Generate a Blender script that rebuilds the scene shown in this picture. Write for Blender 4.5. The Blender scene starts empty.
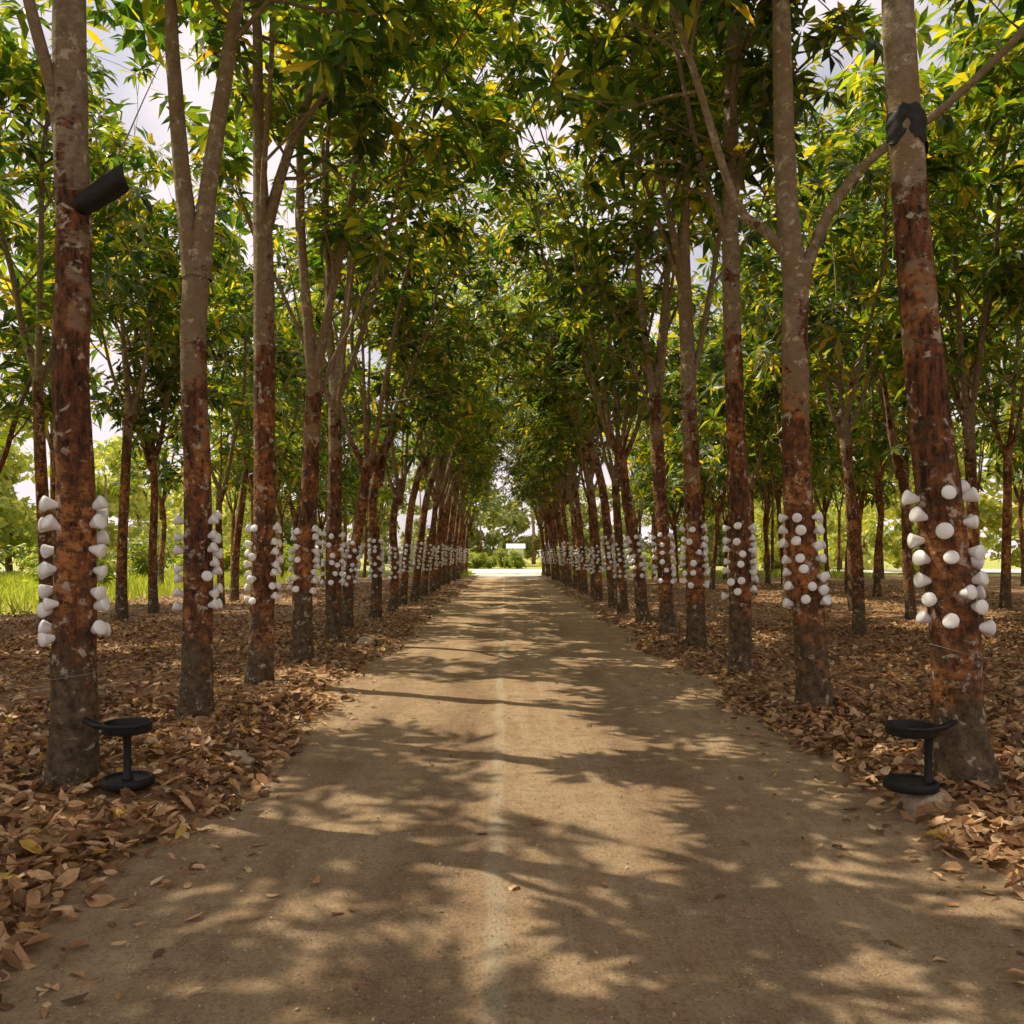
import bpy, math, bmesh
import numpy as np
from mathutils import Vector

sc = bpy.context.scene
COL = sc.collection

# ------------------------------------------------------------------ helpers
def new_mesh_obj(name, V, Q, mats, midx=None, smooth=None, link=True):
    V = np.asarray(V, dtype=np.float32); Q = np.asarray(Q, dtype=np.int32)
    k = Q.shape[1]
    me = bpy.data.meshes.new(name)
    me.vertices.add(len(V)); me.vertices.foreach_set("co", V.ravel())
    me.loops.add(Q.size); me.loops.foreach_set("vertex_index", Q.ravel())
    me.polygons.add(len(Q))
    me.polygons.foreach_set("loop_start", np.arange(0, Q.size, k, dtype=np.int32))
    me.polygons.foreach_set("loop_total", np.full(len(Q), k, dtype=np.int32))
    for m in mats: me.materials.append(m)
    if midx is not None: me.polygons.foreach_set("material_index", np.asarray(midx, dtype=np.int32))
    if smooth is not None:
        s = np.full(len(Q), smooth) if isinstance(smooth, bool) else np.asarray(smooth)
        me.polygons.foreach_set("use_smooth", s.astype(bool))
    me.update(calc_edges=True); me.validate()
    if not link: return me
    ob = bpy.data.objects.new(name, me); COL.objects.link(ob)
    return ob

class MB:
    def __init__(s): s.V=[]; s.Q=[]; s.M=[]; s.S=[]; s.n=0
    def add(s, V, Q, m=0, smooth=True):
        V=np.asarray(V,float); Q=np.asarray(Q,int)
        s.V.append(V); s.Q.append(Q+s.n); s.n+=len(V)
        s.M.append(np.full(len(Q),m)); s.S.append(np.full(len(Q),smooth))
    def mesh(s, name, mats, link=True):
        return new_mesh_obj(name, np.concatenate(s.V), np.concatenate(s.Q), mats,
                            np.concatenate(s.M), np.concatenate(s.S), link)

def catmull(P, seg):
    P=np.asarray(P,float); n=len(P)
    if n<3:
        t=np.linspace(0,1,seg+1)[:,None]; return P[0]*(1-t)+P[-1]*t
    E=np.vstack([2*P[0]-P[1],P,2*P[-1]-P[-2]]); out=[]
    for i in range(n-1):
        p0,p1,p2,p3=E[i],E[i+1],E[i+2],E[i+3]
        for t in np.arange(seg)/seg:
            out.append(0.5*((2*p1)+(-p0+p2)*t+(2*p0-5*p1+4*p2-p3)*t*t+(-p0+3*p1-3*p2+p3)*t**3))
    out.append(P[-1]); return np.array(out)

def tube(P, R, sides, rough=0.0, rs=None):
    P=np.asarray(P,float); n=len(P)
    T=np.gradient(P,axis=0); T/= np.linalg.norm(T,axis=1)[:,None]+1e-9
    u=np.cross(T[0],[0.3,1,0.1]); u/=np.linalg.norm(u)
    a=np.linspace(0,2*math.pi,sides,endpoint=False); V=[]
    for i in range(n):
        u=u-T[i]*np.dot(u,T[i]); u/=np.linalg.norm(u)+1e-9
        w=np.cross(T[i],u)
        rr=R[i]
        if rough>0:
            z=P[i][2]
            m=1+rough*(np.sin(a*2+z*1.3)+0.7*np.sin(a*3-z*2.1+1)+0.5*np.sin(a*5+z*5.7)+0.5*np.sin(z*9+a))
            if rs is not None: m=m+rs.normal(0,rough*0.35,sides)
            rr=rr*m
        else: rr=rr*np.ones(sides)
        V.append(P[i]+(np.cos(a)*rr)[:,None]*u+(np.sin(a)*rr)[:,None]*w)
    V=np.concatenate(V)
    i,j=np.meshgrid(np.arange(n-1),np.arange(sides),indexing='ij'); i=i.ravel(); j=j.ravel(); k=(j+1)%sides
    Q=np.stack([i*sides+j,i*sides+k,(i+1)*sides+k,(i+1)*sides+j],1)
    return V,Q

def lathe(prof, n=16):
    prof=np.asarray(prof,float); a=np.linspace(0,2*math.pi,n,endpoint=False)
    V=np.concatenate([np.stack([np.cos(a)*r,np.sin(a)*r,np.full(n,z)],1) for r,z in prof])
    m=len(prof); i,j=np.meshgrid(np.arange(m-1),np.arange(n),indexing='ij'); i=i.ravel(); j=j.ravel(); k=(j+1)%n
    return V,np.stack([i*n+j,i*n+k,(i+1)*n+k,(i+1)*n+j],1)

def rotz_to(d):
    d=np.asarray(d,float); d=d/np.linalg.norm(d)
    h=np.array([0,0,1.]) if abs(d[2])<0.9 else np.array([1.,0,0])
    x=np.cross(h,d); x/=np.linalg.norm(x); y=np.cross(d,x)
    return np.stack([x,y,d],1)

def rand_frames(D, rs):
    D=D/np.linalg.norm(D,axis=1)[:,None]
    H=rs.normal(size=D.shape); X=np.cross(H,D); X/=np.linalg.norm(X,axis=1)[:,None]
    Y=np.cross(D,X); return np.stack([X,Y,D],2)

# ------------------------------------------------------------------ materials
class NT:
    def __init__(s,name):
        s.m=bpy.data.materials.new(name); s.m.use_nodes=True; s.t=s.m.node_tree; s.t.nodes.clear()
        s.out=s.n('ShaderNodeOutputMaterial')
    def n(s,t,**k):
        nd=s.t.nodes.new(t)
        for a,b in k.items(): setattr(nd,a,b)
        return nd
    def l(s,a,b): s.t.links.new(a,b)
    def setv(s,sock,v):
        if isinstance(v,bpy.types.NodeSocket): s.l(v,sock)
        else: sock.default_value=v
    def noise(s,vec,scale,detail=6,rough=.6,dist=0):
        n=s.n('ShaderNodeTexNoise'); n.inputs['Scale'].default_value=scale; n.inputs['Detail'].default_value=detail
        n.inputs['Roughness'].default_value=rough; n.inputs['Distortion'].default_value=dist
        if vec: s.l(vec,n.inputs['Vector'])
        return n.outputs['Fac']
    def mapr(s,v,a,b,c=0.,d=1.,smooth=False):
        n=s.n('ShaderNodeMapRange')
        if smooth: n.interpolation_type='SMOOTHSTEP'
        s.setv(n.inputs[0],v); n.inputs[1].default_value=a; n.inputs[2].default_value=b
        n.inputs[3].default_value=c; n.inputs[4].default_value=d; return n.outputs[0]
    def mix(s,f,a,b,mode='MIX'):
        n=s.n('ShaderNodeMix',data_type='RGBA',blend_type=mode)
        s.setv(n.inputs[0],f)
        for sock,v in ((n.inputs[6],a),(n.inputs[7],b)):
            if isinstance(v,tuple): v=(v[0],v[1],v[2],1)
            s.setv(sock,v)
        return n.outputs[2]
    def math(s,op,a,b=0.0):
        n=s.n('ShaderNodeMath',operation=op); s.setv(n.inputs[0],a); s.setv(n.inputs[1],b)
        return n.outputs[0]
    def ramp(s,f,stops,interp='LINEAR'):
        n=s.n('ShaderNodeValToRGB'); n.color_ramp.interpolation=interp; e=n.color_ramp.elements
        while len(e)<len(stops): e.new(0.5)
        for i,(p,c) in enumerate(stops): e[i].position=p; e[i].color=(c[0],c[1],c[2],1)
        s.l(f,n.inputs[0]); return n.outputs[0]
    def mapping(s,vec,scale):
        n=s.n('ShaderNodeMapping'); n.inputs['Scale'].default_value=scale; s.l(vec,n.inputs[0]); return n.outputs[0]
    def bump(s,h,st,dist):
        n=s.n('ShaderNodeBump'); n.inputs['Strength'].default_value=st; n.inputs['Distance'].default_value=dist
        s.l(h,n.inputs['Height']); return n.outputs[0]
    def princ(s,col,rough=.8,bump=None,spec=.3,metal=0):
        p=s.n('ShaderNodeBsdfPrincipled')
        if isinstance(col,tuple): col=(col[0],col[1],col[2],1)
        s.setv(p.inputs['Base Color'],col); s.setv(p.inputs['Roughness'],rough)
        p.inputs['Specular IOR Level'].default_value=spec; p.inputs['Metallic'].default_value=metal
        if bump: s.l(bump,p.inputs['Normal'])
        s.l(p.outputs[0],s.out.inputs[0]); return p

def leaf_mat(name, stops, trans=.48, tmul=(6.2,4.2,.8), rough=.36):
    n=NT(name); g=n.n('ShaderNodeNewGeometry'); oi=n.n('ShaderNodeObjectInfo')
    c=n.ramp(g.outputs['Random Per Island'],stops)
    hs=n.n('ShaderNodeHueSaturation'); n.l(n.mapr(oi.outputs['Random'],0,1,.7,1.45),hs.inputs['Value']); n.l(c,hs.inputs['Color']); c=hs.outputs[0]
    p=n.princ(c,rough,None,.5)
    t=n.n('ShaderNodeBsdfTranslucent'); n.l(n.mix(1.0,c,tmul,'MULTIPLY'),t.inputs[0])
    ms=n.n('ShaderNodeMixShader'); ms.inputs[0].default_value=trans
    n.l(p.outputs[0],ms.inputs[1]); n.l(t.outputs[0],ms.inputs[2]); n.l(ms.outputs[0],n.out.inputs[0])
    return n.m

M_leaf=leaf_mat('rubber_leaves',[(0,(.010,.036,.013)),(.35,(.026,.074,.022)),(.7,(.072,.132,.024)),(.95,(.16,.19,.028)),(.99,(.24,.21,.03))])
M_far=leaf_mat('distant_leaves_hazed',[(0,(.14,.20,.05)),(.5,(.23,.29,.07)),(1,(.40,.41,.12))],.45,(2.3,1.9,1))  # distance haze put into the leaf colour: paler than the near foliage
M_grass=leaf_mat('grass_blades',[(0,(.15,.22,.03)),(.5,(.30,.35,.05)),(1,(.50,.48,.11))],.4,(1.8,1.8,1))
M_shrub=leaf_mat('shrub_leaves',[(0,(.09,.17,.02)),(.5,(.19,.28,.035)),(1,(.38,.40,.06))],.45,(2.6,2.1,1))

def bark():
    n=NT('rubber_bark'); tc=n.n('ShaderNodeTexCoord'); o=tc.outputs['Object']; oi=n.n('ShaderNodeObjectInfo')
    add=n.n('ShaderNodeVectorMath',operation='ADD'); n.l(o,add.inputs[0])
    sc_=n.n('ShaderNodeVectorMath',operation='SCALE'); n.l(oi.outputs['Location'],sc_.inputs[0]); sc_.inputs['Scale'].default_value=.73
    n.l(sc_.outputs[0],add.inputs[1]); v=add.outputs[0]
    sep=n.n('ShaderNodeSeparateXYZ'); n.l(o,sep.inputs[0]); z=sep.outputs[2]
    n1=n.noise(v,2.2,4,.65); n2=n.noise(v,14,6,.7); n3=n.noise(n.mapping(v,(14,14,4)),1.5,5,.75)
    n4=n.noise(n.mapping(v,(5,5,14)),1.5,5,.75)
    grey=n.mix(n.mapr(n2,.3,.7),(.17,.12,.08),(.52,.41,.29))
    grey=n.mix(n.mapr(n1,.4,.65),grey,(.30,.20,.115))
    rust=n.mix(n.mapr(n3,.39,.61),(.026,.013,.008),(.28,.10,.042))
    rust=n.mix(n.math('MULTIPLY',n.mapr(n1,.46,.60),n.mapr(n2,.42,.54)),rust,(.60,.24,.07))
    rust=n.mix(n.mapr(n4,.53,.61,0,.85),rust,(.08,.055,.03))
    zz=n.math('ADD',z,n.mapr(n1,.3,.7,-1.3,1.3)); zz=n.math('ADD',zz,n.mapr(n4,.3,.7,-.6,.6))
    zz=n.math('ADD',zz,n.mapr(oi.outputs['Random'],0,1,-.7,.4))
    c=n.mix(n.mapr(zz,3.4,4.0,0,1,True),rust,grey)
    base=n.mix(n.mapr(n2,.35,.7),(.06,.04,.022),(.27,.19,.11))
    c=n.mix(n.mapr(n.math('ADD',z,n.mapr(n1,.3,.7,-.5,.5)),.4,1.1,1,0,True),c,base)
    li=n.noise(v,9,3,.5,.6)
    lf=n.math('MULTIPLY',n.mapr(li,.59,.63),n.mapr(n2,.46,.54))
    c=n.mix(n.math('MULTIPLY',lf,.85),c,(.66,.57,.45))
    h=n.math('ADD',n.math('MULTIPLY',n3,.8),n.math('MULTIPLY',n2,.6)); h=n.math('ADD',h,n.math('MULTIPLY',n4,.7))
    n.princ(c,.75,n.bump(h,1.0,.055),.32); return n.m
M_bark=bark()

def litter_ground():
    n=NT('forest_floor'); tc=n.n('ShaderNodeTexCoord'); o=tc.outputs['Object']
    sep=n.n('ShaderNodeSeparateXYZ'); n.l(o,sep.inputs[0]); x,y=sep.outputs[0],sep.outputs[1]
    vo=n.n('ShaderNodeTexVoronoi'); vo.inputs['Scale'].default_value=13; n.l(n.mapping(o,(1,.8,1)),vo.inputs[0])
    s2=n.n('ShaderNodeSeparateColor'); n.l(vo.outputs['Color'],s2.inputs[0])
    c=n.ramp(s2.outputs[0],[(0,(.10,.052,.027)),(.4,(.30,.16,.075)),(.75,(.52,.31,.16)),(1,(.70,.47,.28))])
    soil=n.mix(n.noise(o,7,6,.7),(.14,.08,.04),(.44,.27,.145))
    c=n.mix(n.mapr(n.noise(o,1.3,5,.6),.42,.6),c,soil)
    nb=n.noise(o,.25,3,.5)
    gx=n.mapr(n.math('ADD',x,n.mapr(nb,.3,.7,-3,3)),-14.5,-12,1,0)
    gy=n.mapr(n.math('ADD',y,n.mapr(nb,.3,.7,-6,6)),60,66,0,1)
    gf=n.math('MAXIMUM',gx,gy)
    gr=n.ramp(n.noise(o,2.5,6,.75),[(.25,(.22,.27,.04)),(.5,(.40,.42,.09)),(.75,(.60,.54,.19))])
    c=n.mix(gf,c,gr)
    h=n.math('ADD',n.math('MULTIPLY',s2.outputs[1],.6),n.noise(o,22,5,.7))
    n.princ(c,.85,n.bump(h,.8,.04),.25); return n.m
M_ground=litter_ground()

def road_mat():
    n=NT('dirt'); tc=n.n('ShaderNodeTexCoord'); o=tc.outputs['Object']
    sep=n.n('ShaderNodeSeparateXYZ'); n.l(o,sep.inputs[0]); x,y=sep.outputs[0],sep.outputs[1]
    xw=n.math('ADD',x,n.mapr(n.noise(n.mapping(o,(.3,.6,1)),1.0,4,.6),.2,.8,-.2,.2))
    a=n.noise(o,1.1,7,.7); b=n.noise(o,7,9,.78); st=n.noise(n.mapping(o,(8,.4,1)),1.0,7,.75); f=n.noise(o,60,5,.85)
    m2=n.noise(o,3.1,7,.75,.5)
    c=n.mix(n.mapr(a,.35,.65),(.74,.48,.28),(.96,.69,.44))
    c=n.mix(n.mapr(m2,.47,.62,0,.5),c,(.54,.34,.195))
    c=n.mix(n.mapr(b,.49,.63,0,.6),c,(.42,.26,.15))
    c=n.mix(n.mapr(st,.48,.66,0,.45),c,(.97,.76,.51))
    for cx,w,k in ((-.42,.36,.55),(1.05,.40,.45),(-1.25,.25,.35)):
        t=n.mapr(n.math('ABSOLUTE',n.math('SUBTRACT',xw,cx)),w*.3,w,k,0,True)
        t=n.math('MULTIPLY',t,n.mapr(n.noise(n.mapping(o,(1,.35,1)),1.4,5,.7),.35,.6,.35,1))
        c=n.mix(t,c,(.34,.205,.12))
    xs=n.math('SUBTRACT',x,n.mapr(n.noise(n.mapping(o,(0,.5,0)),1.,3,.5),.2,.8,-.10,.0))
    t=n.mapr(n.math('ABSOLUTE',xs),.015,.07,.75,0,True)
    t=n.math('MULTIPLY',t,n.mapr(m2,.38,.6,.3,1)); c=n.mix(t,c,(.96,.82,.60))
    c=n.mix(n.mapr(f,.54,.64,0,.65),c,(.97,.82,.60)); c=n.mix(n.mapr(f,.36,.45,.75,0),c,(.18,.11,.065))
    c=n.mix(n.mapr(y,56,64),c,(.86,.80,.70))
    h=n.math('ADD',n.math('MULTIPLY',b,1.2),n.math('MULTIPLY',f,.6)); h=n.math('ADD',h,n.math('MULTIPLY',st,.5)); h=n.math('ADD',h,n.math('MULTIPLY',m2,.8))
    n.princ(c,.9,n.bump(h,1.0,.09),.2); return n.m
M_road=road_mat()

def litter_mat():
    n=NT('dry_leaves'); g=n.n('ShaderNodeNewGeometry')
    c=n.ramp(g.outputs['Random Per Island'],[(0,(.10,.05,.026)),(.3,(.28,.14,.06)),(.6,(.52,.28,.13)),(.87,(.76,.49,.26)),(.97,(.88,.67,.44)),(.98,(.68,.45,.08))])
    tc=n.n('ShaderNodeTexCoord'); c=n.mix(n.mapr(n.noise(tc.outputs['Object'],25,4,.7),.4,.7,0,.45),c,(.15,.075,.038))
    p=n.princ(c,.5,None,.5); t=n.n('ShaderNodeBsdfTranslucent'); n.l(c,t.inputs[0])
    ms=n.n('ShaderNodeMixShader'); ms.inputs[0].default_value=.18
    n.l(p.outputs[0],ms.inputs[1]); n.l(t.outputs[0],ms.inputs[2]); n.l(ms.outputs[0],n.out.inputs[0]); return n.m
M_litter=litter_mat()
def simple(name,col,rough,spec=.4,nscale=30,var=.25,bs=.2,metal=0):
    n=NT(name); tc=n.n('ShaderNodeTexCoord'); f=n.noise(tc.outputs['Object'],nscale,6,.7)
    d=tuple(c*(1-var) for c in col); u=tuple(min(1,c*(1+var)) for c in col)
    n.princ(n.mix(n.mapr(f,.3,.7),d,u),rough,n.bump(f,bs,.01),spec,metal); return n.m
M_white=simple('white_cup_glaze',(.93,.93,.95),.35,.5,18,.03,.05)
M_black=simple('black_plastic',(.010,.010,.011),.5,.35,25,.4,.3)
M_stone=simple('stone',(.46,.35,.25),.85,.3,12,.4,1.0)
M_wire=simple('galvanised_wire',(.30,.27,.24),.5,.5,50,.3,.1,.6)
M_wall=simple('white_wall',(.80,.80,.80),.7,.3,4,.06,.1)
M_roof=simple('roof_sheet',(.60,.64,.68),.5,.4,6,.2,.2)
M_dark=simple('grey_opening',(.30,.32,.32),.3,.5,6,.2,.0)

# ------------------------------------------------------------------ terrain
rsn=np.random.default_rng(3)
_w=[(rsn.uniform(.25,5),rsn.uniform(0,6.28),rsn.uniform(0,6.28)) for _ in range(26)]
def wob(x,y):
    s=0
    for f,a,p in _w: s=s+np.sin((x*np.cos(a)+y*np.sin(a))*f+p)/(1+f)
    return s*.35
def hgt(x,y):
    x=np.asarray(x,float); y=np.asarray(y,float)
    e=wob(x*1.0,y*1.0)
    d=np.maximum(-1.72-x, x-2.28)+e*.22
    up=np.clip(d/.55,0,1); up=up*up*(3-2*up)
    ridge=.05*np.exp(-((d-.7)/.4)**2)
    h=-.035+up*(.075+.045*e)+ridge
    far=np.clip((y-62)/8,0,1); h=h*(1-far)+(-.035)*far
    return h
def axis(segs):
    out=[]
    for a,b,st in segs: out+=list(np.arange(a,b,st))
    return np.array(out+[segs[-1][1]])
gx=axis([(-400,-60,20),(-60,-16,2),(-16,-5,.3),(-5,5,.09),(5,16,.3),(16,60,2),(60,400,20)])
gy=axis([(-60,0,3),(0,12,.1),(12,30,.25),(30,80,1),(80,200,10),(200,900,50)])
X,Y=np.meshgrid(gx,gy); Z=hgt(X,Y)
V=np.stack([X.ravel(),Y.ravel(),Z.ravel()],1); nx=len(gx); ny=len(gy)
i,j=np.meshgrid(np.arange(ny-1),np.arange(nx-1),indexing='ij'); b=(i*nx+j).ravel()
new_mesh_obj('ground',V,np.stack([b,b+1,b+nx+1,b+nx],1),[M_ground],None,True)
rx=axis([(-2.5,3.1,.05)]); ry=axis([(-20,0,1),(0,12,.06),(12,40,.4),(40,92,2)])
X,Y=np.meshgrid(rx,ry)
def roadz(X,Y):
    z=.004+.010*wob(X*1.6,Y*1.6)+.006*wob(X*5+3,Y*5)+.004*wob(X*11+1,Y*11)+.012*np.exp(-((X+.05)/.07)**2)
    for cx in (-.42,1.05): z=z-.014*np.exp(-((X-cx)/.25)**2)
    return z
Z=roadz(X,Y)
V=np.stack([X.ravel(),Y.ravel(),Z.ravel()],1); nx=len(rx); ny=len(ry)
i,j=np.meshgrid(np.arange(ny-1),np.arange(nx-1),indexing='ij'); b=(i*nx+j).ravel()
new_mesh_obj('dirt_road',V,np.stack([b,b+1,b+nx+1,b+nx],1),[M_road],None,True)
new_mesh_obj('cross_road',[(-60,74,.04),(60,74,.04),(60,94,.04),(-60,94,.04)],[(0,1,2,3)],[simple('pale_concrete',(.80,.77,.70),.85,.2,2,.1,.2)])

# ------------------------------------------------------------------ foliage templates
def leaflet(L,W,droop,fold):
    return np.array([[.03,0,0],[L*.5,0,-L*droop*.25],[L,0,-L*droop],[L*.58,W,-L*droop*.3+fold],[L*.58,-W,-L*droop*.3+fold]]), np.array([[0,1,2,3],[0,4,2,1]])
def rz(a): c,s=math.cos(a),math.sin(a); return np.array([[c,-s,0],[s,c,0],[0,0,1]])
def ry_(a): c,s=math.cos(a),math.sin(a); return np.array([[c,0,s],[0,1,0],[-s,0,c]])
def whorl(rs,n_=10,ls=1.0,e0=-.35,e1=.75):
    Vs=[];Qs=[];n=0
    for p in range(n_):
        az=p*2*math.pi/n_+rs.normal(0,.14); el=rs.uniform(e0,e1)
        V_,Q_=leaflet(rs.uniform(.28,.42)*ls,rs.uniform(.046,.066)*ls,rs.uniform(.1,.6),rs.uniform(0,.03))
        Vs.append(V_@(rz(az)@ry_(-el)).T+[0,0,rs.uniform(-.04,.04)]); Qs.append(Q_+n); n+=5
    return np.concatenate(Vs),np.concatenate(Qs)
rs0=np.random.default_rng(11); WH=[whorl(rs0,11,1,-.3,.4) for _ in range(6)]; WHL=[whorl(rs0,7,1.25) for _ in range(4)]
def add_whorls(mb,P,D,rs,mat=1,scale=(.8,1.25),T=None):
    T=T or WH
    P=np.asarray(P); D=np.asarray(D)+rs.normal(0,.25,P.shape)
    F=rand_frames(D,rs); S=rs.uniform(scale[0],scale[1],len(P)); which=rs.integers(0,len(T),len(P))
    for w,(V_,Q_) in enumerate(T):
        m=which==w
        if not m.any(): continue
        VV=np.einsum('nij,vj->nvi',F[m],V_)*S[m][:,None,None]+P[m][:,None,:]
        k=m.sum(); QQ=(Q_[None]+(np.arange(k)*len(V_))[:,None,None]).reshape(-1,4)
        mb.add(VV.reshape(-1,3),QQ,mat,False)

def build_tree(name, seed, trunk, radii, limbs, top=11.5, sides=14, dens=1.0, zmin=4.2, near=False, bias=0., T=None, wsc=(.9,1.45)):
    rs=np.random.default_rng(seed); mb=MB(); sites=[];dirs=[]
    trunk=np.array(trunk,float); radii=np.array(radii,float)
    def extend(pts,ztop):
        pts=[np.array(p,float) for p in pts]; d=pts[-1]-pts[-2]; d/=np.linalg.norm(d)
        while pts[-1][2]<ztop:
            d=d+np.array([rs.normal(0,.14)+bias*.11,rs.normal(0,.16),.09]); d/=np.linalg.norm(d)
            pts.append(pts[-1]+d*1.0)
            if len(pts)>16: break
        return np.array(pts)
    L=[(extend(pts,top+rs.uniform(-1.2,.8)),r0) for pts,r0 in limbs]
    seg=6 if near else 3
    full=np.vstack([[trunk[0][0],trunk[0][1],-.2],trunk]); fr=np.concatenate([[radii[0]*1.15],radii])
    C=catmull(full,seg); t=np.linspace(0,len(fr)-1,len(C)); R=np.interp(t,np.arange(len(fr)),fr)
    R=R*(1+.22*np.exp(-(np.maximum(C[:,2],0)/.16)))
    V_,Q_=tube(C,R,sides+(10 if near else 0),.026,rs); mb.add(V_,Q_,0)
    for e,r0 in L:
        C=catmull(e,3); n=len(C); R=r0*(1-np.linspace(0,1,n)**.8*.88)
        R[:3]*=np.array([1.25,1.12,1.04])
        V_,Q_=tube(C,R,8 if not near else 12,.02,rs); mb.add(V_,Q_,0)
        ln=np.linalg.norm(np.diff(C,axis=0),axis=1).sum()
        nb=int(ln*2.0*dens)
        for b_ in range(nb):
            tt=1-rs.uniform(0,1)*.92; k=min(n-1,int(tt*(n-1))); p=C[k]
            if p[2]<zmin-.6: continue
            az=b_*2.4+rs.normal(0,.5); el=rs.uniform(.1,1.0)
            d=np.array([math.cos(az)*math.cos(el)+bias*.35,math.sin(az)*math.cos(el),math.sin(el)]); d/=np.linalg.norm(d)
            bl=rs.uniform(1.1,2.8)*(1-.3*tt); pts=[p]
            for s in range(4):
                d=d+np.array([rs.normal(0,.12),rs.normal(0,.12),rs.uniform(-.09,.15)]); d/=np.linalg.norm(d); pts.append(pts[-1]+d*bl/4)
            pts=np.array(pts); rb=min(R[k]*.6,.026)
            V_,Q_=tube(pts,np.linspace(rb,.007,5),5); mb.add(V_,Q_,0)
            sites.append(pts[-1]); dirs.append(d+[0,0,.6])
            sites.append(pts[3]+rs.normal(0,.12,3)); dirs.append(d*.3+[0,0,.9])
            for s in range(rs.integers(2,5)):
                q=pts[rs.integers(1,4)]; a2=rs.uniform(0,6.28); e2=rs.uniform(-.45,.8)
                d2=np.array([math.cos(a2)*math.cos(e2),math.sin(a2)*math.cos(e2),math.sin(e2)])*.9+d*.4; d2/=np.linalg.norm(d2)
                l2=rs.uniform(.4,1.2); m1=q+d2*l2*.5+rs.normal(0,.04,3); m2=q+d2*l2+np.array([0,0,rs.uniform(-.1,.15)])
                V_,Q_=tube(np.array([q,m1,m2]),[.009,.007,.004],3); mb.add(V_,Q_,0)
                sites.append(m2); dirs.append(d2*.6+[0,0,.7])
                if rs.random()<.5: sites.append(m1+rs.normal(0,.08,3)); dirs.append([0,0,1.])
    sites=np.array(sites); dirs=np.array(dirs); ok=sites[:,2]>zmin-.7
    add_whorls(mb,sites[ok],dirs[ok],rs,1,wsc,T)
    return mb.mesh(name,[M_bark,M_leaf],link=False), (full,fr)

def place(name,me,loc,rot=0,s=1.0,sz=None):
    ob=bpy.data.objects.new(name,me); ob.location=loc; ob.rotation_euler=(0,0,rot); ob.scale=(s,s,sz or s); COL.objects.link(ob); return ob

# conical cup: pointed foot at the trunk, straight flaring wall, slightly domed lid
CUPV,CUPQ=lathe([(.004,-.02),(.009,0),(.013,.008),(.024,.036),(.036,.064),(.045,.086),(.050,.098),(.051,.104),(.047,.110),(.034,.117),(.017,.121),(.0008,.122)],16)
def cup_mesh(prof, cols, seed, z0=1.0, z1=1.90):
    full,fr=prof; rs=np.random.default_rng(seed); mb=MB()
    for az,n in cols:
        zs=np.linspace(z0+rs.uniform(0,.08),z1-rs.uniform(0,.06),n)
        for k,z in enumerate(zs):
            z+=rs.normal(0,.012)
            a=math.radians(az+(5 if k%2 else -5)+rs.normal(0,5))
            cx=np.interp(z,full[:,2],full[:,0]); cy=np.interp(z,full[:,2],full[:,1]); r=np.interp(z,full[:,2],fr)
            lat=a+rs.normal(0,.28)
            d=np.array([math.sin(lat),-math.cos(lat),rs.uniform(-.2,.55)])
            R=rotz_to(d); s=rs.uniform(.88,1.06)
            P=np.array([cx,cy,z])+np.array([math.sin(a),-math.cos(a),0])*(r-.026)
            mb.add((CUPV*s)@R.T+P,CUPQ,0)
    return mb.mesh('white_cup_cluster',[M_white],link=False)

def gen_skel(rs,lean=0.,hf=None,nl=None):
    hf=hf or rs.uniform(3.0,4.8); lx,ly=rs.normal(0,.20)+lean,rs.normal(0,.20)
    tr=[(0,0,0),(lx*.2+rs.normal(0,.03),ly*.3,hf*.33),(lx*.6+rs.normal(0,.07),ly*.8,hf*.68),(lx,ly,hf)]
    nl=nl or int(rs.integers(3,6)); limbs=[]; a0=rs.uniform(0,6.28)
    for k in range(nl):
        a=a0+k*6.28/nl+rs.normal(0,.3); sp=rs.uniform(.14,.46)
        d=np.array([math.cos(a)*sp,math.sin(a)*sp,1]); z0=hf-rs.uniform(0,.7) if k else hf-.02
        st=np.array([lx,ly,z0-.12])
        limbs.append(([st,st+d*.8+np.array([math.cos(a)*.08,math.sin(a)*.08,0]),st+d*1.8,st+d*3.0],rs.uniform(.045,.08)))
    return tr,limbs
GEN=[]; AVE=[]; LOD=[]
for v in range(6):
    rs=np.random.default_rng(100+v); tr,limbs=gen_skel(rs)
    me,prof=build_tree('rubber_tree',200+v,tr,[.135,.115,.105,.098],limbs,top=rs.uniform(9.5,11),dens=.58,zmin=rs.uniform(3.0,3.9),wsc=(.9,1.5))
    GEN.append(me)
for v in range(6):
    rs=np.random.default_rng(400+v); tr,limbs=gen_skel(rs,.35,rs.uniform(3.6,5.0),5)
    me,prof=build_tree('rubber_tree',500+v,tr,[.145,.125,.112,.10],limbs,top=rs.uniform(10.3,11.5),dens=.46,zmin=5.0,bias=1.0,wsc=(.85,1.35))
    AVE.append((me,cup_mesh(prof,[(a,7) for a in (0,60,120,180,240,300)],300+v)))
for v in range(4):
    rs=np.random.default_rng(600+v); tr,limbs=gen_skel(rs,0,None,4)
    me,prof=build_tree('rubber_tree',700+v,tr,[.135,.115,.105,.098],limbs,top=rs.uniform(9.5,11),dens=.44,zmin=3.0,T=WHL,wsc=(1.0,1.75),sides=8)
    LOD.append(me)

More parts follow.
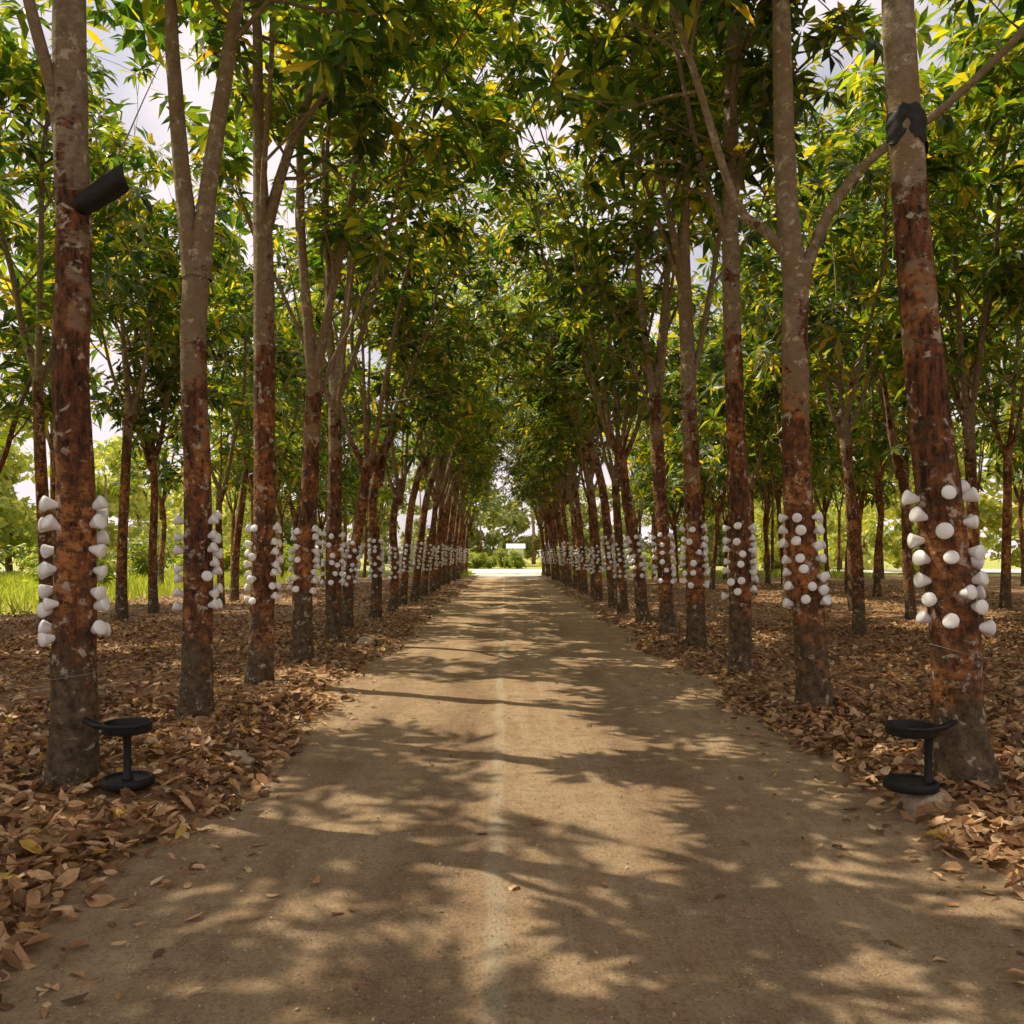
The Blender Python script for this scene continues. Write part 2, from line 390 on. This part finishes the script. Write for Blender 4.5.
# ---- hand-shaped trees at the front of the avenue
def custom(D,base,tr,rad,limbs,seed,cols,thin=0,dens=.8,**kw):
    rs=np.random.default_rng(seed)
    T=[(x-base+rs.normal(0,.012),rs.normal(0,.03),z) for x,z in tr]; T[0]=(0,0,0)
    LL=[([(x-base,y,z) for x,y,z in pts],r*.92) for pts,r in limbs]
    for k in range(thin):
        i_=len(T)-1; z0=T[i_][2]-rs.uniform(.1,.8); x0=np.interp(z0,[t[2] for t in T],[t[0] for t in T]); a=rs.uniform(0,6.28); sp=rs.uniform(.2,.45)
        d=np.array([math.cos(a)*sp,math.sin(a)*sp,1]); st=np.array([x0,0,z0])
        LL.append(([st,st+d*.9,st+d*2.2+rs.normal(0,.06,3),st+d*3.6],rs.uniform(.035,.05)))
    me,prof=build_tree('rubber_tree',seed,T,[r*.92 for r in rad],LL,near=True,dens=dens,wsc=(.8,1.3),**kw)
    g=float(hgt(base,D))
    place('rubber_tree',me,(base,D,g)); place('white_cup_cluster',cup_mesh(prof,cols,seed+7),(base,D,g))
    return g,prof
gL1,pL1=custom(5.67,-2.89,[(-2.89,0),(-2.875,.5),(-2.86,1.03),(-2.87,1.97),(-2.88,2.63),(-2.89,3.63),(-2.90,4.3),(-2.91,5.3),(-2.9,6.2)],[.17,.152,.147,.133,.127,.12,.115,.108,.1],
  [([(-2.9,0,6.1),(-2.88,.1,7.2),(-2.7,.2,8.3)],.095),([(-2.93,-.02,4.2),(-2.99,-.05,4.6),(-3.13,-.15,5.3),(-3.3,-.2,6.4)],.055),([(-2.9,0,5.9),(-2.5,.3,6.9),(-2.0,.5,8)],.06)],
  11,[(-84,7),(-32,5),(82,7),(140,5)],dens=.85,zmin=6.8,bias=.4)
custom(8.0,-2.91,[(-2.91,0),(-2.905,1),(-2.90,2.12),(-2.91,3.53),(-2.90,4.3)],[.158,.146,.138,.128,.13],
  [([(-2.88,0,4.15),(-2.80,0,4.94),(-2.63,0,6.07),(-2.51,.05,6.82)],.105),([(-2.92,0,4.15),(-3.04,0,5.13),(-3.11,-.05,6.26),(-3.13,-.1,6.82)],.098)],
  12,[(-78,7),(66,7),(96,6),(180,6)],dens=1.0,zmin=6.7,bias=.4)
custom(10.5,-3.03,[(-3.03,0),(-3.0,1.1),(-2.99,2.28),(-3.0,4.75),(-3.0,5.75)],[.165,.155,.148,.132,.12],
  [([(-3.0,0,5.65),(-3.05,0,6.97),(-3.09,0,8.45)],.095),([(-2.98,0,5.5),(-2.66,0,6.6),(-2.22,.1,7.84),(-2.04,.2,8.45)],.075)],
  13,[(-80,7),(-30,4),(60,7),(95,6)],thin=1,dens=1.0,zmin=6.6,bias=.6)
custom(12.3,-2.93,[(-2.93,0),(-2.88,1.2),(-2.84,2.39),(-2.77,3.9),(-2.76,4.15)],[.16,.148,.14,.125,.12],
  [([(-2.77,0,4.0),(-2.94,0,5.98),(-2.97,0,7.4)],.085),([(-2.76,0,4.0),(-2.55,0,5.1),(-2.3,0,6.26),(-2.11,0,7.41),(-1.87,.1,8.7)],.08),([(-2.76,0,4.05),(-2.6,.2,5.26),(-2.65,.3,6.98)],.06)],
  14,[(-80,7),(-20,5),(60,7),(95,6)],thin=1,zmin=6.0,bias=.9)
custom(15.3,-3.10,[(-3.10,0),(-3.09,1.5),(-3.07,3),(-3.06,4.4)],[.155,.145,.135,.12],
  [([(-3.06,0,4.3),(-2.79,0,6.55),(-2.7,0,8.9)],.085),([(-3.06,0,4.3),(-3.24,.1,6.55),(-3.3,.1,8.9)],.075),([(-3.06,0,4.2),(-2.6,.2,5.6),(-2.0,.3,7.5)],.06)],
  15,[(-80,7),(0,6),(60,7),(110,6)],thin=2,zmin=5.8,bias=1,dens=.65)
gR1,pR1=custom(5.55,3.02,[(3.02,0),(2.955,.5),(2.906,.98),(2.81,1.96),(2.71,3.07),(2.61,4.05),(2.58,5.22),(2.57,6.2)],[.185,.168,.160,.145,.125,.118,.105,.1],
  [([(2.57,0,6.1),(2.55,.1,7.2),(2.4,.2,8.3)],.095),([(2.57,0,5.8),(2.9,.3,6.9),(3.3,.4,8)],.06)],
  16,[(-78,7),(-10,5),(50,6),(100,5)],zmin=6.4,bias=-.7)
custom(8.5,3.10,[(3.10,0),(3.02,1.0),(2.95,2.15),(2.90,3.65),(2.90,4.25),(2.85,5.15),(2.80,7.15)],[.175,.16,.15,.14,.135,.115,.09],
  [([(2.80,0,7.05),(2.8,0,8.2)],.085),([(2.91,0,3.95),(3.06,-.05,4.55),(3.30,-.1,5.05),(3.65,-.15,5.45),(4.25,-.2,5.85),(5.15,-.3,6.75)],.075),([(2.88,0,4.45),(2.6,0,4.75),(2.30,0,5.05),(1.95,0,6.15),(1.65,.1,7.15)],.06)],
  17,[(-80,7),(-20,7),(40,7),(85,7)],zmin=6.6,bias=-.7)
custom(11.2,3.10,[(3.10,0),(3.08,1.2),(3.06,2.32),(2.99,4.96),(2.97,7.6)],[.16,.15,.145,.125,.095],
  [([(2.97,0,7.5),(2.99,0,8.9)],.09),([(3.0,0,4.9),(3.03,0,6.28),(3.43,.1,7.86)],.065),([(2.99,0,5.6),(2.6,0,6.6),(2.3,0,8)],.05)],
  18,[(-80,7),(-20,6),(50,7),(90,6)],thin=1,zmin=6.3,bias=-.8)
custom(13.6,3.07,[(3.07,0),(3.02,1.4),(2.97,2.8),(2.93,4.08),(2.85,6.3)],[.165,.152,.145,.132,.11],
  [([(2.85,0,6.2),(2.9,0,7.5),(2.96,0,8.9)],.085),([(2.86,0,5.9),(2.6,0,7),(2.16,0,8.9)],.07),([(2.93,0,4.0),(3.2,0,5.2),(3.5,0,7)],.06)],
  19,[(-80,7),(-20,6),(50,7),(90,6)],thin=1,zmin=5.9,bias=-.9)
custom(16.3,3.13,[(3.13,0),(3.03,1.5),(2.95,3),(2.88,4.57)],[.16,.15,.14,.125],
  [([(2.88,0,4.45),(2.6,0,6.4),(2.5,0,8)],.085),([(2.88,0,4.45),(3.1,0,6.8),(3.3,0,9)],.08)],
  20,[(-80,7),(-20,6),(50,7),(90,6)],thin=2,zmin=5.6,bias=-1,dens=.65)

# ---- rest of the avenue and the plantation rows
rs=np.random.default_rng(55)
def row(x,y0,y1,st,S=None,skip=0.,jx=.18,slo=.9,shi=1.12,cups=0,zs=1.):
    y=y0
    while y<y1:
        if rs.random()>=skip:
            xx=x+rs.normal(0,jx); yy=y+rs.normal(0,.2); g=float(hgt(xx,yy)); s=rs.uniform(slo,shi)
            if cups:
                me,cm=AVE[rs.integers(0,len(AVE))]; r=rs.normal(0,.35)+(math.pi if cups<0 else 0)
                place('rubber_tree',me,(xx,yy,g),r,s)
                if y>17: place('white_cup_cluster',cm,(xx,yy,g),r,s)
            else:
                SS=S or GEN; place('rubber_tree',SS[rs.integers(0,len(SS))],(xx,yy,g),rs.uniform(0,6.28),s,s*zs)
        y+=st
row(-3.12,18.3,67,2.75,jx=.1,cups=1); row(3.1,19.2,67,2.75,jx=.1,cups=-1)
row(-3.2,-5,.5,2.6,cups=1); row(3.2,-5,.5,3.0,cups=-1)
row(-9.2,14,32,3.0,zs=1.1); row(-9.3,-4,13,3.0,zs=1.1); row(-9.7,32,66,3.3,LOD,skip=.05,zs=1.1); row(-14.8,6,64,3.6,LOD,skip=.2,jx=.6,zs=1.15)
row(9.4,-1,32,3.0,zs=1.15); row(9.7,32,66,3.3,LOD,skip=.05,zs=1.1)
row(14.0,8,70,3.4,LOD,skip=.05,jx=.5,zs=1.25); row(19,12,74,3.8,LOD,skip=.08,jx=.5,zs=1.3); row(25,20,80,4.4,LOD,skip=.1,jx=.6,zs=1.35)
row(6.75,16.4,17,5,jx=.01)

# ------------------------------------------------------------------ leaf litter
def scatter_leaves(name,P,rs,smin,smax,mat,tilt=.45):
    n=len(P)
    L=np.array([[0,0,0],[.28,.17,.0],[.68,.16,.0],[1,0,0],[.68,-.16,0],[.28,-.17,0],[.28,0,0],[.68,0,0]])
    Q=np.array([[0,6,7,1],[1,7,3,2],[0,5,7,6],[5,4,3,7]])
    D=np.stack([rs.normal(0,tilt,n),rs.normal(0,tilt,n),np.ones(n)],1); F=rand_frames(D,rs)
    S=rs.uniform(smin,smax,n); W=rs.uniform(.8,1.5,n); cu=rs.normal(0,.25,n); fo=rs.normal(.06,.10,n)
    V=np.repeat(L[None],n,0); V[:,:,0]-=.5; V[:,:,1]*=W[:,None]
    V[:,:,2]=cu[:,None]*(V[:,:,0]**2)*2.0+fo[:,None]*(np.abs(L[:,1])/.17)[None]*1.0
    V=np.einsum('nij,nvj->nvi',F,V*S[:,None,None])+P[:,None,:]
    QQ=(Q[None]+(np.arange(n)*8)[:,None,None]).reshape(-1,4)
    return new_mesh_obj(name,V.reshape(-1,3),QQ,[mat],None,False)
rs=np.random.default_rng(77); PP=[]
SL=(-2.40,5.40); SR=(2.53,5.30)
def area(x0,x1,y0,y1,d,lift=.05):
    n=int((x1-x0)*(y1-y0)*d); x=rs.uniform(x0,x1,n); y=rs.uniform(y0,y1,n)
    e=np.maximum(-1.72-x,x-2.28)+wob(x,y)*.22
    keep=rs.random(n)<np.clip(.05+e/.35,0.0,1)*np.clip(.85+.5*wob(x*1.7+9,y*1.7),.45,1)
    for cx,cy in (SL,SR): keep&=~((np.hypot(x-cx,y-cy)<.2)|((abs(x-cx)<.2)&(y<cy)&(y>cy-.35)&(rs.random(n)<.6)))
    x=x[keep];y=y[keep]; z=np.maximum(hgt(x,y),.004)+rs.uniform(.008,lift,len(x))
    PP.append(np.stack([x,y,z],1))
area(-5,-1.2,2.2,9,600,.06); area(1.8,5.5,2.2,9,600,.06)
area(-12,-1.3,9,20,150); area(1.8,14,9,20,150)
area(-13,-1.5,20,45,30,.06); area(2,20,20,45,30,.06)
scatter_leaves('leaf_litter',np.concatenate(PP),rs,.06,.15,M_litter)
n=420; y=2.4+rs.exponential(6,n); x=rs.uniform(-1.7,2.3,n); x=np.where(rs.random(n)<.85,np.where(rs.random(n)<.5,-1.75+rs.exponential(.18,n),2.3-rs.exponential(.18,n)),x)
P=np.stack([x,y,roadz(x,y)+.012],1); scatter_leaves('fallen_leaves',P,rs,.03,.10,M_litter,.15)

# pebbles on the road
rs=np.random.default_rng(5); n=6500
V0=np.array([[1,0,0],[0,1,0],[-1,0,0],[0,-1,0],[0,0,.7],[0,0,-.6]]); T0=np.array([[0,1,4],[1,2,4],[2,3,4],[3,0,4],[1,0,5],[2,1,5],[3,2,5],[0,3,5]])
x=rs.uniform(-2,2.6,n); y=2.2+rs.exponential(4,n); s=rs.uniform(.002,.007,n)*np.where(rs.random(n)<.05,2.0,1)
F=rand_frames(rs.normal(size=(n,3)),rs); Vp=V0[None]*rs.uniform(.6,1.2,(n,6,1))
Vp=np.einsum('nij,nvj->nvi',F,Vp*s[:,None,None])+np.stack([x,y,roadz(x,y)+s*.4],1)[:,None,:]
new_mesh_obj('pebbles',Vp.reshape(-1,3),(T0[None]+(np.arange(n)*6)[:,None,None]).reshape(-1,3),[M_stone],None,False)

def rock(loc,s,seed):
    rs=np.random.default_rng(seed); bm=bmesh.new(); bmesh.ops.create_icosphere(bm,subdivisions=4,radius=1)
    ph=rs.uniform(0,6,6)
    pl=[(Vector(rs.normal(size=3)).normalized(), rs.uniform(.6,.85)) for _ in range(9)]
    for v in bm.verts:
        c=v.co.copy()
        for nrm,d in pl:
            t=c.dot(nrm)
            if t>d: c-=nrm*(t-d)*.85
        c*=1+.05*math.sin(c.x*5+ph[0])+.04*math.sin(c.y*7+ph[1])+.03*math.sin(c.z*11+c.x*9+ph[2])
        v.co=Vector((c.x*s[0],c.y*s[1],c.z*s[2]))
    me=bpy.data.meshes.new('rock'); bm.to_mesh(me); bm.free(); me.materials.append(M_stone)
    for p in me.polygons: p.use_smooth=True
    ob=bpy.data.objects.new('rock',me); ob.location=loc; ob.rotation_euler=(0,0,seed); COL.objects.link(ob)
hR=float(hgt(*SR)); hL=float(hgt(*SL))
rock((2.62,5.28,hR+.03),(.23,.17,.10),1); rock((2.98,5.05,.06),(.12,.10,.08),2); rock((-1.98,6.35,.06),(.15,.11,.08),3)
rock((-2.15,6.5,.06),(.1,.08,.07),4); rock((-2.35,14.3,.08),(.24,.18,.15),5); rock((1.0,2.6,.01),(.02,.03,.012),7)

# ------------------------------------------------------------------ black stands beside the two front trees
def stand(loc,rodx,armdir):
    mb=MB(); n=40
    V_,Q_=lathe([(.001,0),(.15,0),(.162,.008),(.162,.048),(.150,.060),(.135,.058),(.128,.042),(.001,.040)],n); mb.add(V_,Q_,0)
    z=.34
    V_,Q_=lathe([(.100,z),(.142,z),(.148,z+.006),(.148,z+.045),(.152,z+.05),(.152,z+.066),(.136,z+.066),(.134,z+.020),(.100,z+.014),(.100,z)],n); mb.add(V_,Q_,0)
    V_,Q_=lathe([(.001,z-.008),(.104,z-.008),(.108,z+.004),(.104,z+.012),(.001,z+.012)],n); mb.add(V_,Q_,0)
    R=.024; V_,Q_=lathe([(.001,.03),(.040,.03),(.034,.055),(R,.075),(R,z-.04),(.032,z-.015),(.036,z+.001),(.001,z+.001)],20); V_=V_+[rodx,0,0]; mb.add(V_,Q_,0)
    zz=z+.035; P=np.array([[armdir*.14,0,zz],[armdir*.22,.04,zz],[armdir*.33,.14,zz+.01]]); V_,Q_=tube(P,[.024,.022,.022],10); mb.add(V_,Q_,0)
    ob=mb.mesh('cup_stand',[M_black]); ob.location=loc
    b=ob.modifiers.new('b','BEVEL'); b.width=.002; b.segments=1; b.limit_method='ANGLE'
stand((SL[0],SL[1],hL+.03),.0,-1); stand((SR[0],SR[1],hR+.115),.11,1)

# ------------------------------------------------------------------ wires, collar, flap
def loop(prof,base,D,g,z,tilt,off=.006,r=.004,name='wire_loop'):
    full,fr=prof; a=np.linspace(0,2*math.pi,49); P=[]
    for t in a:
        zz=z+tilt*math.cos(t); rr=np.interp(zz,full[:,2],fr)*1.03+off
        P.append([np.interp(zz,full[:,2],full[:,0])+rr*math.cos(t),np.interp(zz,full[:,2],full[:,1])+rr*math.sin(t),zz])
    V_,Q_=tube(np.array(P),np.full(49,r),6); mb=MB(); mb.add(V_,Q_,0); ob=mb.mesh(name,[M_wire]); ob.location=(base,D,g)
loop(pL1,-2.89,5.67,gL1,.74,.02,r=.003); loop(pR1,3.02,5.55,gR1,.86,-.05,r=.003)
def sheet(name,grid,thick,loc,sub=2):
    G=np.array(grid,float); a,b,_=G.shape; V=G.reshape(-1,3); Q=[]
    for i in range(a-1):
        for j in range(b-1): Q.append((i*b+j,i*b+j+1,(i+1)*b+j+1,(i+1)*b+j))
    ob=new_mesh_obj(name,V,Q,[M_black],None,sub>0); ob.location=loc
    if sub>0:
        m=ob.modifiers.new('s','SUBSURF'); m.levels=m.render_levels=sub
    m=ob.modifiers.new('t','SOLIDIFY'); m.thickness=thick
rs=np.random.default_rng(4); G=[]
for k,t in enumerate(np.linspace(0,1,7)):
    x=.07+.31*t; z=3.84+.22*t; y=-.10+.02*t; w=.065+.03*t
    j_=lambda: rs.normal(0,.006)
    G.append([(x-.03,y+.07+j_(),z+w+j_()),(x-.01,y+j_(),z+w*.8+j_()),(x+.005,y-.03+j_(),z+j_()),(x+.02,y-.01+j_(),z-w*.8+j_()),(x+.03,y+.06+j_(),z-w+j_())])
sheet('plastic_rain_flap',G,.008,(-2.89,5.67,gL1),1)
rs=np.random.default_rng(9); full,fr=pR1; G=[]
for zi,zz in enumerate(np.linspace(4.12,4.34,8)):
    rowp=[]
    for ti,t in enumerate(np.linspace(-2.95,.6,18)):
        rr=np.interp(zz,full[:,2],fr)+.014+rs.uniform(0,.022); z2=zz-.03*math.sin(t*1.2+.6)+rs.normal(0,.008)+(.02*math.sin(ti*1.9) if zi in (0,7) else 0)
        rowp.append((np.interp(zz,full[:,2],full[:,0])+rr*math.cos(t),rr*math.sin(t),z2))
    G.append(rowp)
sheet('plastic_trunk_collar',G,.005,(3.02,5.55,gR1))

# ------------------------------------------------------------------ grass, shrubs, distance
rs=np.random.default_rng(21)
def grass(name,x0,x1,y0,y1,n,h):
    x=rs.uniform(x0,x1,n); y=rs.uniform(y0,y1,n); z=hgt(x,y)
    a=rs.uniform(0,6.28,n); w=rs.uniform(.012,.03,n)*(h/.4); hh=rs.uniform(.5,1.2,n)*h; lx=rs.normal(0,.3,n)*hh; ly=rs.normal(0,.3,n)*hh
    P=np.stack([x,y,z],1); U=np.stack([np.cos(a)*w,np.sin(a)*w,0*a],1)
    A=P-U;B=P+U;C=P+U*.5+np.stack([lx*.5,ly*.5,hh*.6],1);D=P+np.stack([lx,ly,hh],1)
    V=np.stack([A,B,C,D],1).reshape(-1,3); Q=np.arange(n*4).reshape(-1,4)
    new_mesh_obj(name,V,Q,[M_grass],None,False)
grass('grass',-40,-12.5,16,73,30000,.5)
grass('grass',-26,-2.8,58,73,10000,.5); grass('grass',3.4,26,58,73,10000,.5)
def shrub_mesh(seed):
    rs=np.random.default_rng(seed); mb=MB(); P=[];D=[]
    for k in range(12):
        a=rs.uniform(0,6.28); l=rs.uniform(.8,1.8); d=np.array([math.cos(a)*.6,math.sin(a)*.6,1]); d/=np.linalg.norm(d)
        pts=np.array([[0,0,-.05],d*l*.5,d*l+[0,0,-.1]]); V_,Q_=tube(pts,[.02,.014,.005],5); mb.add(V_,Q_,0)
        for t in rs.uniform(.2,1,7): P.append(d*l*t+rs.normal(0,.2,3)*[1,1,.7]+[0,0,.1]); D.append(d+[0,0,.4])
    add_whorls(mb,np.array(P),np.array(D),rs,1,(.8,1.2)); return mb.mesh('shrub',[M_bark,M_shrub],link=False)
SH=[shrub_mesh(s) for s in (1,2,3)]
for k in range(46):
    x=rs.uniform(-34,-16); y=rs.uniform(24,72); place('shrub',SH[k%3],(x,y,0),rs.uniform(0,6),rs.uniform(.7,1.7))
for k in range(46):
    x=rs.uniform(4,26)*(1 if k%2 else -1) if k<22 else rs.uniform(-14,14)
    y=rs.uniform(66,73) if k<22 else rs.uniform(96,106)
    place('shrub',SH[k%3],(x,y,0),rs.uniform(0,6),rs.uniform(.9,1.5))
def treeline(name,segs,n,seed,leaf=.45):
    rs=np.random.default_rng(seed); mb=MB(); C=[];N=[]
    for (xa,ya,xb,yb,cnt,h) in segs:
        for k in range(cnt):
            t=(k+rs.uniform(0,1))/cnt; cx=xa+(xb-xa)*t+rs.normal(0,1.5); cy=ya+(yb-ya)*t+rs.normal(0,3); hh=h*rs.uniform(.6,1.15)
            V_,Q_=tube(np.array([[cx,cy,-.2],[cx+rs.normal(0,.2),cy,hh*.4],[cx+rs.normal(0,.5),cy,hh*.8]]),[.28,.2,.08],7); mb.add(V_,Q_,0)
            for l in range(12):
                c=np.array([cx+rs.normal(0,1.9),cy+rs.normal(0,1.9),hh*rs.uniform(.1,.95)]); r=rs.uniform(1.0,2.1)
                u=rs.normal(size=(n,3)); u/=np.linalg.norm(u,axis=1)[:,None]
                C.append(c+u*r*rs.uniform(.55,1.05,(n,1))*[1,1,.75]); N.append(u+[0,0,.5])
    C=np.concatenate(C); N=np.concatenate(N); F=rand_frames(N+rs.normal(0,.5,N.shape),rs)
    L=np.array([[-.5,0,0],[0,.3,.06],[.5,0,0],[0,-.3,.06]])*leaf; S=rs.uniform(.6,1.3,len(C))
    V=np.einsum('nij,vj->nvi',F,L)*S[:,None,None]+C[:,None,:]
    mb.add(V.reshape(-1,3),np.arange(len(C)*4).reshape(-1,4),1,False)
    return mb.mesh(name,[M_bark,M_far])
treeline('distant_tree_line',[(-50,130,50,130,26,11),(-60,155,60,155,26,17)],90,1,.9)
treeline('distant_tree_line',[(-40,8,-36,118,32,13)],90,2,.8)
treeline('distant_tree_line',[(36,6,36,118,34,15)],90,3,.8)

# small pale house far beyond the crossing road, partly hidden by shrubs
def box(mb,x0,x1,y0,y1,z0,z1):
    V=[(x,y,z) for z in (z0,z1) for x,y in ((x0,y0),(x1,y0),(x1,y1),(x0,y1))]
    mb.add(V,[(0,3,2,1),(4,5,6,7),(0,1,5,4),(1,2,6,5),(2,3,7,6),(3,0,4,7)],0,False)
par=bpy.data.objects.new('white_house',None); COL.objects.link(par); par.location=(1.5,118,0)
def part(name,fn,mat):
    mb=MB(); fn(mb); ob=mb.mesh(name,[mat]); ob.parent=par
part('walls',lambda mb:box(mb,-1.1,1.1,0,3,0,2.5),M_wall)
def roof(mb):
    mb.add([(-1.35,-.4,2.5),(1.35,-.4,2.5),(1.35,3.4,2.5),(-1.35,3.4,2.5),(-1.35,1.5,3.2),(1.35,1.5,3.2)],[(0,1,5,4),(2,3,4,5)],0,False)
part('roof',roof,M_roof)
part('gables',lambda mb:(mb.add([(-1.1,0,2.5),(-1.1,1.5,3.1),(-1.1,3,2.5),(-1.1,1.5,2.5)],[(0,1,2,3)],0,False),mb.add([(1.1,0,2.5),(1.1,1.5,3.1),(1.1,3,2.5),(1.1,1.5,2.5)],[(0,1,2,3)],0,False)),M_wall)
part('door',lambda mb:box(mb,-.8,0,-.03,.02,0,1.9),M_dark)
part('window',lambda mb:box(mb,.35,.9,-.03,.02,1,1.8),M_dark)

# ------------------------------------------------------------------ light, sky, camera
EL=math.radians(56); AZ=math.radians(-66)
w=bpy.data.worlds.new('World'); sc.world=w; w.use_nodes=True; nt=w.node_tree
bg=nt.nodes['Background']; sky=nt.nodes.new('ShaderNodeTexSky'); sky.sky_type='NISHITA'; sky.sun_disc=False
sky.sun_elevation=EL; sky.sun_rotation=AZ%(2*math.pi); sky.air_density=1.0; sky.dust_density=3.0
tcw=nt.nodes.new('ShaderNodeTexCoord'); nz=nt.nodes.new('ShaderNodeTexNoise'); nz.inputs['Scale'].default_value=3; nz.inputs['Detail'].default_value=7
nt.links.new(tcw.outputs['Generated'],nz.inputs['Vector'])
mr=nt.nodes.new('ShaderNodeMapRange'); mr.inputs[1].default_value=.30; mr.inputs[2].default_value=.52; nt.links.new(nz.outputs['Fac'],mr.inputs[0])
mx=nt.nodes.new('ShaderNodeMix'); mx.data_type='RGBA'; nt.links.new(mr.outputs[0],mx.inputs[0]); nt.links.new(sky.outputs[0],mx.inputs[6]); mx.inputs[7].default_value=(9.0,8.1,8.3,1)
nt.links.new(mx.outputs[2],bg.inputs[0]); bg.inputs[1].default_value=.115
sd=bpy.data.lights.new('sun','SUN'); sd.energy=5; sd.angle=math.radians(.4); sd.color=(1,.88,.64)
so=bpy.data.objects.new('sun',sd); COL.objects.link(so)
dv=Vector((math.sin(AZ)*math.cos(EL),math.cos(AZ)*math.cos(EL),math.sin(EL))); so.rotation_euler=dv.to_track_quat('Z','Y').to_euler()
cd=bpy.data.cameras.new('camera'); co=bpy.data.objects.new('camera',cd); COL.objects.link(co); sc.camera=co
co.location=(0,0,1.6); co.rotation_euler=(math.radians(90),0,0); cd.sensor_width=36; cd.lens=36*850/1024
cd.shift_x=7/1024; cd.shift_y=43/1024; cd.clip_end=2000; cd.clip_start=.05
sc.view_settings.view_transform='Standard'; sc.view_settings.look='None'; sc.view_settings.exposure=0
